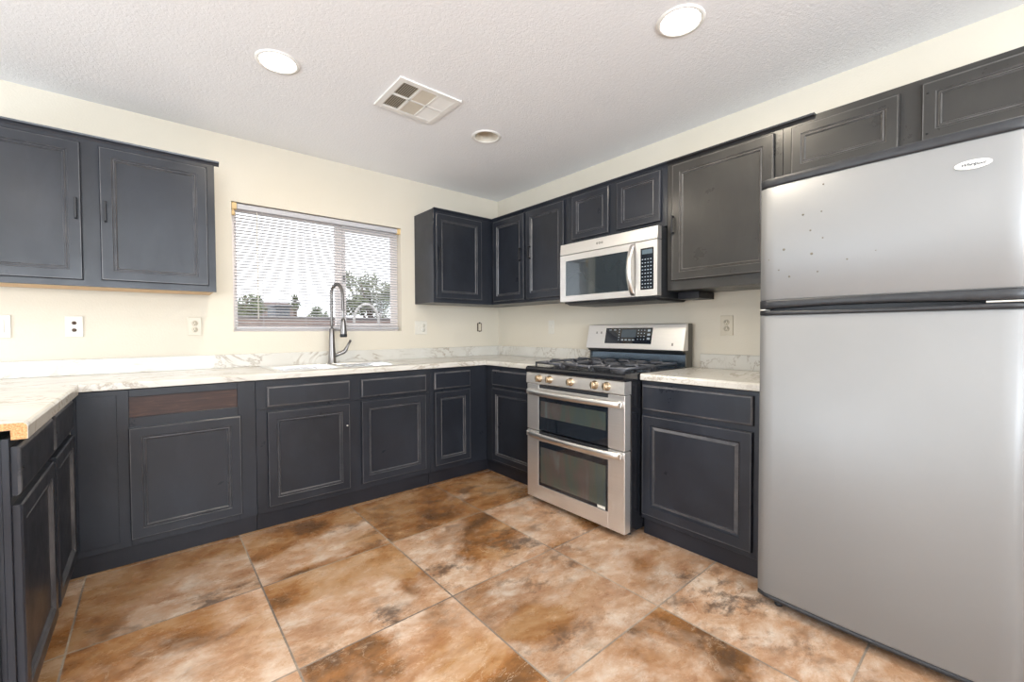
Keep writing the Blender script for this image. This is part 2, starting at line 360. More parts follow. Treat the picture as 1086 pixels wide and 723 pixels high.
# unseen openings that bring the daylight in
def frame_open(name, fr_pts, mat):
    bm = bmesh.new()
    for a in fr_pts: box(bm, WORLD, *a, bev=0.003)
    return struct(name, bm, mat)
d = frame_open('door_1', [(XL-0.1, XL-0.04, -2.5, -2.44, 0, 2.08), (XL-0.1, XL-0.04, -0.96, -0.9, 0, 2.08), (XL-0.1, XL-0.04, -1.73, -1.67, 0, 2.08), (XL-0.1, XL-0.04, -2.5, -0.9, 2.02, 2.08), (XL-0.1, XL-0.04, -2.5, -0.9, 0, 0.05)], M['vinyl'])
obj('pane', one(box, WORLD, XL-0.075, XL-0.07, -2.44, -0.96, 0.05, 2.02), M['glass'], d)
d = frame_open('window_2', [(-4.6, -4.55, YB-0.1, YB-0.04, 0.8, 2.1), (-1.45, -1.4, YB-0.1, YB-0.04, 0.8, 2.1), (-3.03, -2.97, YB-0.1, YB-0.04, 0.8, 2.1), (-4.6, -1.4, YB-0.1, YB-0.04, 2.05, 2.1), (-4.6, -1.4, YB-0.1, YB-0.04, 0.8, 0.85)], M['vinyl'])
obj('pane', one(box, WORLD, -4.55, -1.45, YB-0.075, YB-0.07, 0.85, 2.05), M['glass'], d)

# kitchen window
bm = bmesh.new(); y0, y1 = 0.075, 0.125; fw = 0.035
box(bm, WORLD, WX0, WX0+fw, y0, y1, WZ0, WZ1, 0.003); box(bm, WORLD, WX1-fw, WX1, y0, y1, WZ0, WZ1, 0.003)
box(bm, WORLD, WX0+fw, WX1-fw, y0, y1, WZ1-fw, WZ1, 0.003); box(bm, WORLD, WX0+fw, WX1-fw, y0, y1, WZ0, WZ0+fw, 0.003)
win = struct('window_1', bm, M['vinyl'])
xm = -1.56
obj('mullion', one(box, WORLD, xm-0.022, xm+0.022, 0.082, 0.12, WZ0+fw, WZ1-fw, 0.003), M['vinyl'], win)
bm = bmesh.new(); a0, a1 = xm+0.022, WX1-fw
for q in ((a0, a0+0.03, WZ0+fw, WZ1-fw), (a1-0.03, a1, WZ0+fw, WZ1-fw)): box(bm, WORLD, q[0], q[1], 0.066, 0.085, q[2], q[3], 0.002)
for q in ((WZ0+fw, WZ0+fw+0.03), (WZ1-fw-0.045, WZ1-fw)): box(bm, WORLD, a0+0.03, a1-0.03, 0.066, 0.085, q[0], q[1], 0.002)
sash = obj('sash', bm, M['vinyl'], win)
obj('pane', one(box, WORLD, a0+0.03, a1-0.03, 0.073, 0.077, WZ0+fw+0.03, WZ1-fw-0.045), M['glass'], sash)
obj('latch', one(box, WORLD, a0+0.006, a0+0.02, 0.056, 0.066, 1.55, 1.60, 0.002), M['black_metal'], sash)
obj('pane', one(box, WORLD, WX0+fw, xm-0.022, 0.10, 0.104, WZ0+fw, WZ1-fw), M['glass'], win)

# mini blind
bl = thing('window_blind', 'white slatted mini blind lowered across the window above the sink', 'window blind', (-1.67, 0.03, WZ0))
BX0, BX1 = WX0+0.012, WX1-0.014
bm = one(box, WORLD, BX0+0.02, BX1-0.006, 0.014, 0.044, 1.992, 2.028, 0.003); obj('headrail', bm, M['headrail'], bl)
for i, x in enumerate((BX0-0.010, BX1-0.012)):
    bm = bmesh.new(); box(bm, WORLD, x, x+0.03, 0.008, 0.048, 1.985, 2.032, 0.004)
    if i == 0: box(bm, WORLD, x-0.002, x+0.02, 0.012, 0.03, 1.945, 1.975, 0.005); box(bm, WORLD, x+0.004, x+0.014, 0.014, 0.024, 1.97, 1.99)
    obj('bracket', bm, M['tan_bracket'], bl)
bm = bmesh.new(); nsl = 38; zt, zb = 1.975, 1.200
for i in range(nsl):
    z = zt-(zt-zb)*i/(nsl-1); tilt = math.radians(-11+1.2*math.sin(i*1.7)); wd = 0.0125; yc = 0.031
    prof = [(-1, -0.0), (-0.5, 0.0012), (0, 0.0016), (0.5, 0.0012), (1, 0)]
    up = []
    for x in (BX0+0.004, BX1-0.004):
        sag = 0.0006*math.sin(i*2.3+x)
        up.append([bm.verts.new((x, yc+s*wd*math.cos(tilt), z+h+sag+s*wd*math.sin(tilt))) for s, h in prof])
    for a in range(4): bm.faces.new([up[0][a], up[0][a+1], up[1][a+1], up[1][a]])
sl = obj('slats', bm, M['blind'], bl)
md = sl.modifiers.new('t', 'SOLIDIFY'); md.thickness = 0.0006
obj('bottom_rail', one(box, WORLD, BX0+0.004, BX1-0.004, 0.018, 0.044, 1.172, 1.188, 0.004), M['headrail'], bl)
for x in (-2.10, -1.82, -1.54, -1.24):
    bm = bmesh.new(); tube(bm, [(x, 0.017, 1.992), (x, 0.017, 1.188)], 0.0008, 5); tube(bm, [(x, 0.045, 1.992), (x, 0.045, 1.188)], 0.0008, 5)
    obj('ladder_cord', bm, M['cord'], bl)
bm = bmesh.new(); tube(bm, [(-2.135, 0.010, 1.985), (-2.135, 0.004, 1.24)], 0.0035, 6); obj('tilt_wand', bm, M['white_plastic'], bl)

# ------------------------------------------------------------ cabinet builders
STD = [(0.0, 0.0, 0), (0.0, 0.014, 0), (0.004, 0.018, 1), (0.007, 0.018, 0), (0.048, 0.018, 1), (0.051, 0.0125, 0), (0.055, 0.0125, 1), (0.059, 0.0155, 0), (0.062, 0.0155, 1), (0.067, 0.0075, 0)]
RAISED = [(0.0, 0.0, 0), (0.0, 0.014, 0), (0.004, 0.018, 1), (0.007, 0.018, 0), (0.052, 0.018, 0), (0.056, 0.009, 0), (0.062, 0.008, 1), (0.074, 0.014, 1), (0.077, 0.015, 0), (0.080, 0.013, 0)]
SMALL = [(0.0, 0.0, 0), (0.0, 0.014, 0), (0.004, 0.018, 1), (0.007, 0.018, 0), (0.040, 0.018, 1), (0.043, 0.012, 0), (0.048, 0.012, 1), (0.052, 0.0155, 0), (0.055, 0.0155, 1), (0.059, 0.008, 0)]
DRAW = [(0.0, 0.0, 0), (0.0, 0.011, 1), (0.004, 0.016, 1), (0.010, 0.018, 0)]
def panel(fr, u0, u1, z0, z1, w0, prof):
    bm = bmesh.new(); rings = []
    for ins, d, _ in prof:
        rings.append([bm.verts.new(fr.p(u, w0+d, z)) for u, z in ((u0+ins, z0+ins), (u1-ins, z0+ins), (u1-ins, z1-ins), (u0+ins, z1-ins))])
    bm.faces.new(list(reversed(rings[0])))
    for i in range(len(rings)-1):
        for k in range(4):
            f = bm.faces.new([rings[i][k], rings[i][(k+1) % 4], rings[i+1][(k+1) % 4], rings[i+1][k]]); f.material_index = prof[i][2]
    bm.faces.new(rings[-1]); return bm
def pull(fr, u, zc, w0, parent, L=0.105):
    bm = bmesh.new()
    box(bm, fr, u-0.005, u+0.005, w0+0.016, w0+0.026, zc-L/2, zc+L/2, 0.002)
    for s in (-1, 1): box(bm, fr, u-0.005, u+0.005, w0-0.001, w0+0.018, zc+s*(L/2-0.006)-0.006, zc+s*(L/2-0.006)+0.006, 0.001)
    return obj('pull_handle', bm, M['black_metal'], parent)
G = 0.0006
def base_cab(fr, u0, u1, label, doors, drawers, mats=('paint', 'worn'), opening=None, dprof=STD, kick=None, ztop=0.872, cu=None):
    """doors/drawers: (u0,u1,z0,z1)"""
    c = fr.p((u0+u1)/2, 0.3, 0)
    t = thing('base_cabinet', label, 'cabinet', c, None)
    cu0, cu1 = cu or (u0, u1)
    bm = bmesh.new()
    box(bm, fr, cu0+G, cu1-G, 0.004, 0.595, 0.097, ztop, 0)
    obj('carcass', bm, M[mats[0]], t)
    bm = bmesh.new()
    if opening:
        a0, a1, b0, b1 = opening
        box(bm, fr, u0+G, a0, 0.595, 0.61, 0.097, ztop, 0.0012); box(bm, fr, a1, u1-G, 0.595, 0.61, 0.097, ztop, 0.0012)
        box(bm, fr, a0, a1, 0.595, 0.61, b1, ztop, 0.0012); box(bm, fr, a0, a1, 0.595, 0.61, 0.097, b0, 0.0012)
    else: box(bm, fr, u0+G, u1-G, 0.595, 0.61, 0.097, ztop, 0.0012)
    obj('face_frame', bm, M[mats[0]], t)
    k0, k1 = kick or (u0+G, u1-G); obj('toe_kick', one(box, fr, k0, k1, 0.56, 0.585, 0.0, 0.096, 0.001), M['kick'], t)
    for q in drawers: obj('drawer_front', panel(fr, *q, 0.6105, DRAW), [M[mats[0]], M[mats[1]]], t)
    for q in doors: obj('door', panel(fr, *q, 0.6105, dprof), [M[mats[0]], M[mats[1]]], t)
    return t

DB, DT, RB, RT = 0.130, 0.688, 0.716, 0.838
k = base_cab(BACK, -3.006, -2.262, 'black base cabinet in left corner with bare brown strip above its panel', [(-2.806, -2.336, 0.130, 0.684)], [], opening=(-2.802, -2.349, 0.733, 0.835), kick=(-3.035, -2.2626))
obj('exposed_board', one(box, BACK, -2.802, -2.349, 0.5955, 0.598, 0.733, 0.835), M['brown'], k)['label'] = 'bare brown stained board where a drawer front is missing'
obj('filler_panel', panel(BACK, -2.985, -2.846, 0.125, 0.850, 0.6105, [(0, 0, 0), (0, 0.002, 0), (0.002, 0.003, 0)]), [M['paint'], M['worn']], k)
s = base_cab(BACK, -2.262, -1.140, 'wide two-door black base cabinet under the sink', [(-2.207, -1.732, DB, 0.688), (-1.656, -1.178, DB+0.008, 0.690)], [(-2.207, -1.730, RB, 0.835), (-1.656, -1.174, RB, 0.835)], ztop=0.70)
# upper rail of the sink cabinet (space for the bowls behind it)
obj('sink_rail', one(box, BACK, -2.2614, -1.1406, 0.5955, 0.61, 0.7005, 0.872, 0.0012), M['paint'], s)
bm = bmesh.new(); lathe(bm, BACK.p(-1.752, 0.628, 0.545), (0, -1, 0), [(0.0, 0.0), (0.005, 0.0), (0.005, 0.006), (0, 0.007)], 8)
obj('catch', bm, M['white_plastic'], s)
base_cab(BACK, -1.140, -0.6112, 'narrow single-door black base cabinet right of the sink cabinet, in the corner', [(-1.104, -0.782, 0.140, 0.698)], [(-1.106, -0.780, 0.718, 0.845)], cu=(-1.140, -0.004), kick=(-1.1394, -0.5605))
base_cab(RIGHT, 0.6112, 1.266, 'single-door black base cabinet in the corner, left of the range', [(0.702, 1.225, 0.116, 0.698)], [(0.702, 1.225, 0.722, 0.842)], kick=(0.5855, 1.2654))
base_cab(RIGHT, 2.066, 2.700, 'black base cabinet with worn raised-panel door between range and refrigerator', [(2.076, 2.650, 0.126, 0.684)], [(2.076, 2.652, 0.714, 0.852)], dprof=RAISED)
lf = base_cab(LEFT, -1.150, -0.6112, 'black base cabinet of left counter leg, next to the back corner', [(-1.125, -0.655, 0.125, 0.690)], [(-1.125, -0.655, 0.716, 0.848)], kick=(-1.1494, -0.5855))
ln = base_cab(LEFT, -1.700, -1.150, 'nearest black base cabinet, at the open end of left counter leg', [(-1.688, -1.175, 0.120, 0.690)], [(-1.688, -1.175, 0.716, 0.848)])
obj('side_panel', one(box, LEFT, -1.712, -1.7005, 0.004, 0.585, 0.0, 0.868, 0.001), M['paint'], ln)

def wall_cab(fr, u0, u1, z0, z1, label, doors, mats=('paint', 'worn'), prof=STD, crown=True, cu=None, raw=False, cr=None):
    t = thing('wall_cabinet', label, 'cabinet', fr.p((u0+u1)/2, 0.16, z0))
    cu0, cu1 = cu or (u0, u1)
    bm = bmesh.new(); box(bm, fr, cu0+G, cu1-G, 0.003, 0.312, z0+(0.012 if raw else 0), z1, 0); obj('carcass', bm, M[mats[0]], t)
    obj('face_frame', one(box, fr, u0+G, u1-G, 0.312, 0.327, z0, z1, 0.0012), M[mats[0]], t)
    if raw:
        obj('underside', one(box, fr, u0+0.01, u1-0.01, 0.02, 0.311, z0+0.002, z0+0.0115), M['raw_wood'], t)['label'] = 'unpainted wooden underside'
    if crown:
        a, c = cr or (cu0, cu1); bm = bmesh.new()
        pr = [(0.318, z1-0.020), (0.329, z1-0.020), (0.333, z1-0.012), (0.342, z1-0.004), (0.344, z1+0.004), (0.318, z1+0.004)]
        pts = [fr.p(a, w_, z) for w_, z in pr]; extrude_poly(bm, pts, fr.p(c, 0, 0)-fr.p(a, 0, 0)); obj('crown_strip', bm, M['black_metal' if mats[0] == 'paint_reflect' else 'paint'], t)
    out = []
    for q in doors: out.append(obj('door', panel(fr, *q[:4], 0.3275, q[4] if len(q) > 4 else prof), [M[mats[0]], M[mats[1]]], t))
    return t, out
UB, UT = 1.391, 2.160
t, ds = wall_cab(BACK, -3.480, -2.408, UB, UT, 'two-door black wall cabinet left of the window', [(-3.430, -2.970, 1.422, 2.118), (-2.904, -2.446, 1.426, 2.116)], raw=True, cr=(-3.480, -2.385))
pull(BACK, -2.990, 1.78, 0.345, ds[0]); pull(BACK, -2.882, 1.78, 0.345, ds[1])
t, ds = wall_cab(BACK, -0.936, -0.3272, UB, UT, 'black wall cabinet right of the window, turning into the corner', [(-0.918, -0.456, 1.425, 2.122)], cu=(-0.936, -0.004))
pull(BACK, -0.892, 1.79, 0.345, ds[0])
t, ds = wall_cab(RIGHT, 0.3272, 1.266, UB, UT, 'two-door black wall cabinet between corner and microwave', [(0.364, 0.775, 1.415, 2.128), (0.803, 1.222, 1.415, 2.128)], cu=(0.3272, 1.266))
pull(RIGHT, 0.737, 1.79, 0.345, ds[0]); pull(RIGHT, 0.853, 1.79, 0.345, ds[1])
t, ds = wall_cab(RIGHT, 1.266, 2.054, 1.782, UT, 'short two-door black wall cabinet above the microwave', [(1.306, 1.631, 1.815, 2.130), (1.696, 2.016, 1.817, 2.127)], prof=SMALL)
t, ds = wall_cab(RIGHT, 2.054, 2.668, UB, UT, 'large single-door black wall cabinet right of the microwave, paler with painted-in reflected light', [(2.090, 2.632, 1.448, 2.128)], mats=('paint_reflect', 'worn_reflect'))
pull(RIGHT, 2.102, 1.775, 0.345, ds[0])
t, ds = wall_cab(RIGHT, 2.668, 3.620, 1.862, UT, 'low two-door black wall cabinet above the refrigerator', [(2.706, 3.096, 1.901, 2.125), (3.162, 3.560, 1.903, 2.133)], mats=('paint_reflect', 'worn_reflect'), prof=SMALL, cr=(2.668, 2.800))
bm = bmesh.new()
for z in (1.93, 2.09): bm = bmesh.new(); lathe(bm, RIGHT.p(3.180, 0.3455, z), (-1, 0, 0), [(0.004, 0), (0.004, 0.0015), (0, 0.002)], 8); obj('screw', bm, M['black_metal'], ds[1])

# ------------------------------------------------------------ worktops
CT = 0.9135; TH = 0.036
def lip_strip(bm, fr, u0, u1, w1, cap0=True, cap1=True):
    """rounded front edge, from w1-0.04 to w1"""
    pr = [(w1-0.03, CT-TH), (w1-0.002, CT-TH), (w1, CT-TH+0.002), (w1, CT-0.010), (w1-0.003, CT-0.004), (w1-0.009, CT-0.0008), (w1-0.03, CT)]
    extrude_poly(bm, [fr.p(u0, a, z) for a, z in pr], fr.p(u1, 0, 0)-fr.p(u0, 0, 0))
SX0, SX1, SY0, SY1 = -2.135, -1.300, -0.575, -0.085
ct = thing('worktop', 'white marble-look worktop running under the window and around both corners', 'worktop', (-1.7, -0.3, CT-TH))
bm = bmesh.new(); z0 = CT-TH
FX = -0.635+0.03
box(bm, WORLD, -3.62, SX0, FX, -0.001, z0, CT); box(bm, WORLD, SX1, -0.001, FX, -0.001, z0, CT)
box(bm, WORLD, SX0, SX1, FX, SY0, z0, CT); box(bm, WORLD, SX0, SX1, SY1, -0.001, z0, CT)
lip_strip(bm, BACK, -2.972, -0.635, 0.635)
# right leg up to the range
box(bm, RIGHT, 0.605, 1.268, 0.001, 0.605, z0, CT); lip_strip(bm, RIGHT, 0.635, 1.268, 0.635)
box(bm, RIGHT, 0.600, 0.640, 0.600, 0.6105, z0, CT)
obj('countertop', bm, M['marble'], ct)
bm = bmesh.new()
LY = -1.692
# left leg: thin top on the open end, with hanging front lip
box(bm, WORLD, -3.64, -3.002, LY, FX, CT-0.020, CT)
pr = [(0.614, CT-0.020), (0.620, CT-0.046), (0.643, CT-0.046), (0.644, CT-0.012), (0.641, CT-0.005), (0.635, CT-0.001), (0.614, CT)]
extrude_poly(bm, [LEFT.p(LY, a, z) for a, z in pr], (0, -0.635-LY, 0))
obj('countertop', bm, M['marble'], ct)
bm = bmesh.new()
extrude_poly(bm, [LEFT.p(LY-0.0008, a, z) for a, z in [(0.612, CT-0.0195), (0.6125, CT-0.046), (0.642, CT-0.046), (0.6425, CT-0.012), (0.640, CT-0.006), (0.634, CT-0.002), (0.606, CT-0.0012), (-0.02, CT-0.0012), (-0.02, CT-0.0195)]], (0, 0.0007, 0))
obj('raw_end', bm, M['particle'], ct)['label'] = 'bare orange particleboard end of the worktop'
bm = bmesh.new()
box(bm, WORLD, -3.62, -0.001, -0.020, -0.001, CT, 1.003, 0.002); obj('backsplash', bm, M['marble'], ct)
bm = bmesh.new()
box(bm, RIGHT, 0.0205, 1.250, 0.001, 0.020, CT, 1.003, 0.002); obj('backsplash', bm, M['marble'], ct)
c2 = thing('worktop', 'short white marble-look worktop between range and refrigerator', 'worktop', (-0.3, -2.38, CT-TH))
bm = bmesh.new(); box(bm, RIGHT, 2.070, 2.712, 0.001, 0.605, z0, CT); lip_strip(bm, RIGHT, 2.070, 2.712, 0.635); obj('countertop', bm, M['marble'], c2)
obj('backsplash', one(box, RIGHT, 2.110, 2.712, 0.001, 0.020, CT, 1.003, 0.002), M['marble'], c2)

# sink
sk = thing('kitchen_sink', 'stainless steel double-bowl sink set into worktop below the window', 'sink', (-1.7175, -0.33, CT))
bm = bmesh.new(); zr = CT+0.004
bx = [(SX0+0.025, -1.735, SY0+0.025, SY1-0.075), (-1.700, SX1-0.025, SY0+0.025, SY1-0.075)]
X0, X1, Y0, Y1 = SX0-0.012, SX1+0.012, SY0-0.012, SY1+0.012
def flat(bm, a, b_, c_, d_): box(bm, WORLD, a, b_, c_, d_, CT+0.0003, zr, 0.001)
flat(bm, X0, bx[0][0], Y0, Y1); flat(bm, bx[1][1], X1, Y0, Y1); flat(bm, bx[0][0], bx[1][1], Y0, bx[0][2]); flat(bm, bx[0][0], bx[1][1], bx[0][3], Y1); flat(bm, bx[0][1], bx[1][0], bx[0][2], bx[0][3])
obj('rim', bm, M['sink'], sk)
for (a, b_, c_, d_) in bx:
    bm = bmesh.new(); rings = []
    for ins, z in ((0, zr), (0.004, zr-0.01), (0.010, CT-0.16), (0.035, CT-0.185)):
        rings.append([bm.verts.new(p) for p in ((a+ins, c_+ins, z), (b_-ins, c_+ins, z), (b_-ins, d_-ins, z), (a+ins, d_-ins, z))])
    for A, B in zip(rings, rings[1:]):
        for q in range(4): bm.faces.new([A[q], A[(q+1) % 4], B[(q+1) % 4], B[q]])
    bm.faces.new(rings[-1]); bo = obj('bowl', bm, M['sink'], sk)
    bm = bmesh.new(); lathe(bm, ((a+b_)/2, (c_+d_)/2, CT-0.1845), (0, 0, 1), [(0.045, 0), (0.043, 0.003), (0.03, 0.001), (0, 0.001)]); obj('drain', bm, M['nickel'], bo)

# faucet
fx, fy = -1.683, -0.125
fz = CT+0.0045
fa = thing('kitchen_faucet', 'brushed nickel spring-neck faucet standing at the back of the sink', 'faucet', (fx, fy, fz))
bm = bmesh.new(); lathe(bm, (fx, fy, fz), (0, 0, 1), [(0, 0), (0.031, 0), (0.031, 0.008), (0.028, 0.014), (0.025, 0.06), (0.021, 0.14), (0.019, 0.19), (0.018, 0.255), (0.014, 0.262), (0, 0.262)], 20)
obj('body', bm, M['nickel'], fa)
ddx, ddy = 0.50, -0.866
arc = []
R = 0.052; ztop = fz+0.50
for i in range(8): arc.append((0, fz+0.255+(ztop-fz-0.255)*i/8))
for i in range(19):
    a = math.pi*i/18; arc.append((R-R*math.cos(a), ztop+0.085*math.sin(a)))
for i in range(1, 8): arc.append((2*R+0.004*i/8, ztop-0.21*i/8))
pts = [(fx+ddx*s_, fy+ddy*s_, z) for s_, z in arc]
bm = bmesh.new(); tube(bm, pts, 0.0075, 10); neck = obj('hose', bm, M['nickel'], fa)
# spring coil
bm = bmesh.new(); L = [0]
for a, c_ in zip(pts, pts[1:]): L.append(L[-1]+(Vector(c_)-Vector(a)).length)
def at(d):
    d = min(max(d, 0), L[-1]-1e-6)
    for i in range(len(L)-1):
        if L[i] <= d <= L[i+1]:
            f = (d-L[i])/(L[i+1]-L[i]); p = Vector(pts[i]).lerp(Vector(pts[i+1]), f); t_ = (Vector(pts[i+1])-Vector(pts[i])).normalized(); return p, t_
hx = []; turns = 62; side = Vector((-ddy, ddx, 0)).normalized(); tot = L[-1]*0.86
for i in range(turns*8+1):
    p, t_ = at(0.02+tot*i/(turns*8)); u_ = side.cross(t_); a = 2*math.pi*i/8
    hx.append(p+(side*math.cos(a)+u_*math.sin(a))*0.0112)
tube(bm, hx, 0.0022, 5); obj('spring', bm, M['nickel'], fa)
hp = Vector(pts[-1])
bm = bmesh.new(); lathe(bm, hp+Vector((0, 0, 0.012)), (0, 0, -1), [(0, 0), (0.014, 0), (0.017, 0.02), (0.020, 0.06), (0.024, 0.10), (0.025, 0.128), (0.021, 0.132), (0, 0.131)], 18)
obj('spray_head', bm, M['nickel'], fa)
bm = bmesh.new(); lathe(bm, hp+Vector((0, 0, -0.117)), (0, 0, -1), [(0.0255, -0.018), (0.0258, 0.0), (0.021, 0.006), (0, 0.005)], 18); obj('spray_nozzle', bm, M['black_plastic'], fa)
bm = bmesh.new(); tube(bm, [(fx, fy, fz+0.245), (fx+ddx*0.03, fy+ddy*0.03, fz+0.25), (hp.x, hp.y, fz+0.245)], 0.006, 8)
lathe(bm, (hp.x, hp.y, fz+0.237), (0, 0, 1), [(0.021, 0), (0.021, 0.016), (0.016, 0.016), (0.016, 0)], 18); obj('docking_arm', bm, M['nickel'], fa)
bm = bmesh.new(); tube(bm, [(fx+0.012, fy, fz+0.050), (fx+0.045, fy-0.004, fz+0.066), (fx+0.085, fy-0.010, fz+0.082), (fx+0.098, fy-0.012, fz+0.10), (fx+0.112, fy-0.016, fz+0.13), (fx+0.132, fy-0.018, fz+0.170)], [0.014, 0.013, 0.015, 0.014, 0.009, 0.0085], 10)
obj('lever_handle', bm, M['nickel'], fa)

# ------------------------------------------------------------ range
R0, R1 = 1.274, 2.060
rg = thing('gas_range', 'stainless steel double-oven gas range standing between the base cabinets', 'stove', RIGHT.p((R0+R1)/2, 0.38, 0))
bm = bmesh.new(); box(bm, RIGHT, R0, R1, 0.03, 0.705, 0.03, 0.874, 0.002)
obj('body', bm, M['black_gloss'], rg)
for u in (R0+0.05, R1-0.05):
    for w_ in (0.08, 0.66): bm = bmesh.new(); lathe(bm, RIGHT.p(u, w_, 0), (0, 0, 1), [(0, 0), (0.02, 0), (0.02, 0.006), (0.009, 0.008), (0.009, 0.031), (0, 0.031)], 12); obj('foot', bm, M['black_metal'], rg)
# cooktop
bm = bmesh.new(); pr = [(0.10, 0.8745), (0.765, 0.8745), (0.774, 0.882), (0.775, 0.900), (0.768, 0.911), (0.755, 0.916), (0.10, 0.916)]
extrude_poly(bm, [RIGHT.p(R0-0.001, a, z) for a, z in pr], RIGHT.p(R1+0.001, 0, 0)-RIGHT.p(R0-0.001, 0, 0)); ck = obj('cooktop', bm, M['black_gloss'], rg)
# control panel
bm = bmesh.new(); pr = [(0.706, 0.802), (0.764, 0.802), (0.770, 0.808), (0.766, 0.8735), (0.706, 0.8735)]
extrude_poly(bm, [RIGHT.p(R0, a, z) for a, z in pr], RIGHT.p(R1, 0, 0)-RIGHT.p(R0, 0, 0)); cp = obj('control_panel', bm, M['steel'], rg)
for i, u in enumerate((1.400, 1.494, 1.673, 1.858, 1.944)):
    bm = bmesh.new(); lathe(bm, RIGHT.p(u, 0.7675, 0.841), (-1, 0, 0.05), [(0, 0), (0.0255, 0), (0.0255, 0.004), (0.021, 0.006), (0.0205, 0.022), (0.018, 0.026), (0, 0.026)], 20)
    kb = obj('knob', bm, M['bronze'], rg)
    obj('grip', one(box, RIGHT, u-0.006, u+0.006, 0.790, 0.802, 0.822, 0.862, 0.002), M['bronze'], kb)
def arc_bar(fr, u0, u1, z, w0, w1, half_h, half_t):
    pts = []
    for i in range(25):
        s_ = i/24; b_ = math.sin(math.pi*s_)**0.55; pts.append(fr.p(u0+(u1-u0)*s_, w0+(w1-w0)*b_, z))
    bm = bmesh.new(); tube(bm, pts, 1, 12, flat=(half_t, half_h)); return bm
def oven_door(z0, z1, g, win_, hz):
    bm = bmesh.new(); a0, a1, b0, b1 = g
    u0, u1 = R0+0.001, R1-0.001
    # curved-edge steel frame around the dark glass
    for q in ((u0, a0, z0, z1), (a1, u1, z0, z1)): box(bm, RIGHT, q[0], q[1], 0.708, 0.762, q[2], q[3], 0.003, seg=2)
    if b0 > z0+0.01: box(bm, RIGHT, a0-0.002, a1+0.002, 0.708, 0.762, z0, b0, 0.003, seg=2)
    box(bm, RIGHT, a0-0.002, a1+0.002, 0.708, 0.762, b1, z1-0.022, 0.003, seg=2)
    dr = obj('oven_door', bm, M['steel'], rg)
    obj('vent_strip', one(box, RIGHT, a0, a1, 0.708, 0.757, z1-0.0215, z1-0.001, 0.001), M['black_plastic'], dr)
    bm = bmesh.new(); c = win_
    box(bm, RIGHT, a0, a1, 0.708, 0.7605, b0, b1, 0.001); gl_ = obj('door_glass', bm, M['black_glass'], dr)
    obj('viewing_window', one(box, RIGHT, c[0], c[1], 0.7606, 0.7612, c[2], c[3]), M['oven_glass'], dr)
    bm = arc_bar(RIGHT, R0+0.012, R1-0.012, hz, 0.765, 0.806, 0.0195, 0.011)
    for u in (R0+0.022, R1-0.022): box(bm, RIGHT, u-0.010, u+0.010, 0.760, 0.784, hz-0.015, hz+0.015, 0.003)
    obj('handle', bm, M['steel_v'], dr)
    return dr
oven_door(0.494, 0.798, (1.386, 1.946, 0.500, 0.722), (1.405, 1.931, 0.588, 0.692), 0.748)
od = oven_door(0.036, 0.488, (1.384, 1.946, 0.130, 0.425), (1.404, 1.931, 0.152, 0.388), 0.466)
obj('sticker', one(box, RIGHT, 1.872, 1.928, 0.7606, 0.7614, 0.134, 0.151), M['white_plastic'], od)
# burners and grates
for u, w_, r in ((1.43, 0.28, 0.040), (1.43, 0.58, 0.048), (1.667, 0.43, 0.045), (1.90, 0.28, 0.036), (1.90, 0.58, 0.050)):
    bm = bmesh.new(); lathe(bm, RIGHT.p(u, w_, 0.9155), (0, 0, 1), [(0, 0), (r+0.012, 0), (r+0.010, 0.006), (r, 0.010), (r, 0.014), (r+0.003, 0.016), (r+0.001, 0.021), (0, 0.022)], 24); obj('burner', bm, M['iron'], rg)
def bar(bm, a, b_, s_=0.0075):
    tube(bm, [a, b_], s_, 6)
for (a0, a1) in ((1.305, 1.545), (1.553, 1.783), (1.791, 2.030)):
    bm = bmesh.new(); z = 0.947; wa, wb = 0.155, 0.715
    cu = (a0+a1)/2
    fr_pts = [(a0+0.01, wa), (a1-0.01, wa), (a1-0.01, wb), (a0+0.01, wb)]
    for i in range(4):
        p, q = fr_pts[i], fr_pts[(i+1) % 4]; bar(bm, RIGHT.p(p[0], p[1], z-0.008), RIGHT.p(q[0], q[1], z-0.008), 0.008)
    bar(bm, RIGHT.p(a0+0.01, 0.435, z-0.004), RIGHT.p(a1-0.01, 0.435, z-0.004))
    for wc in (0.295, 0.575):
        for du, dw in ((1, 0), (-1, 0), (0, 1), (0, -1)):
            e0 = (cu+du*(a1-a0-0.02)/2, wc+dw*0.14); e1 = (cu+du*0.028, wc+dw*0.028)
            tube(bm, [RIGHT.p(e0[0], e0[1], z-0.008), RIGHT.p(e0[0]-du*0.02, e0[1]-dw*0.02, z+0.006), RIGHT.p(e1[0], e1[1], z+0.006), RIGHT.p(e1[0], e1[1], z-0.004)], 0.0078, 6)
    for p in fr_pts+[(a0+0.01, 0.435), (a1-0.01, 0.435)]: bar(bm, RIGHT.p(p[0], p[1], z-0.004), RIGHT.p(p[0], p[1], 0.9155), 0.0065)
    obj('grate', bm, M['iron'], rg)
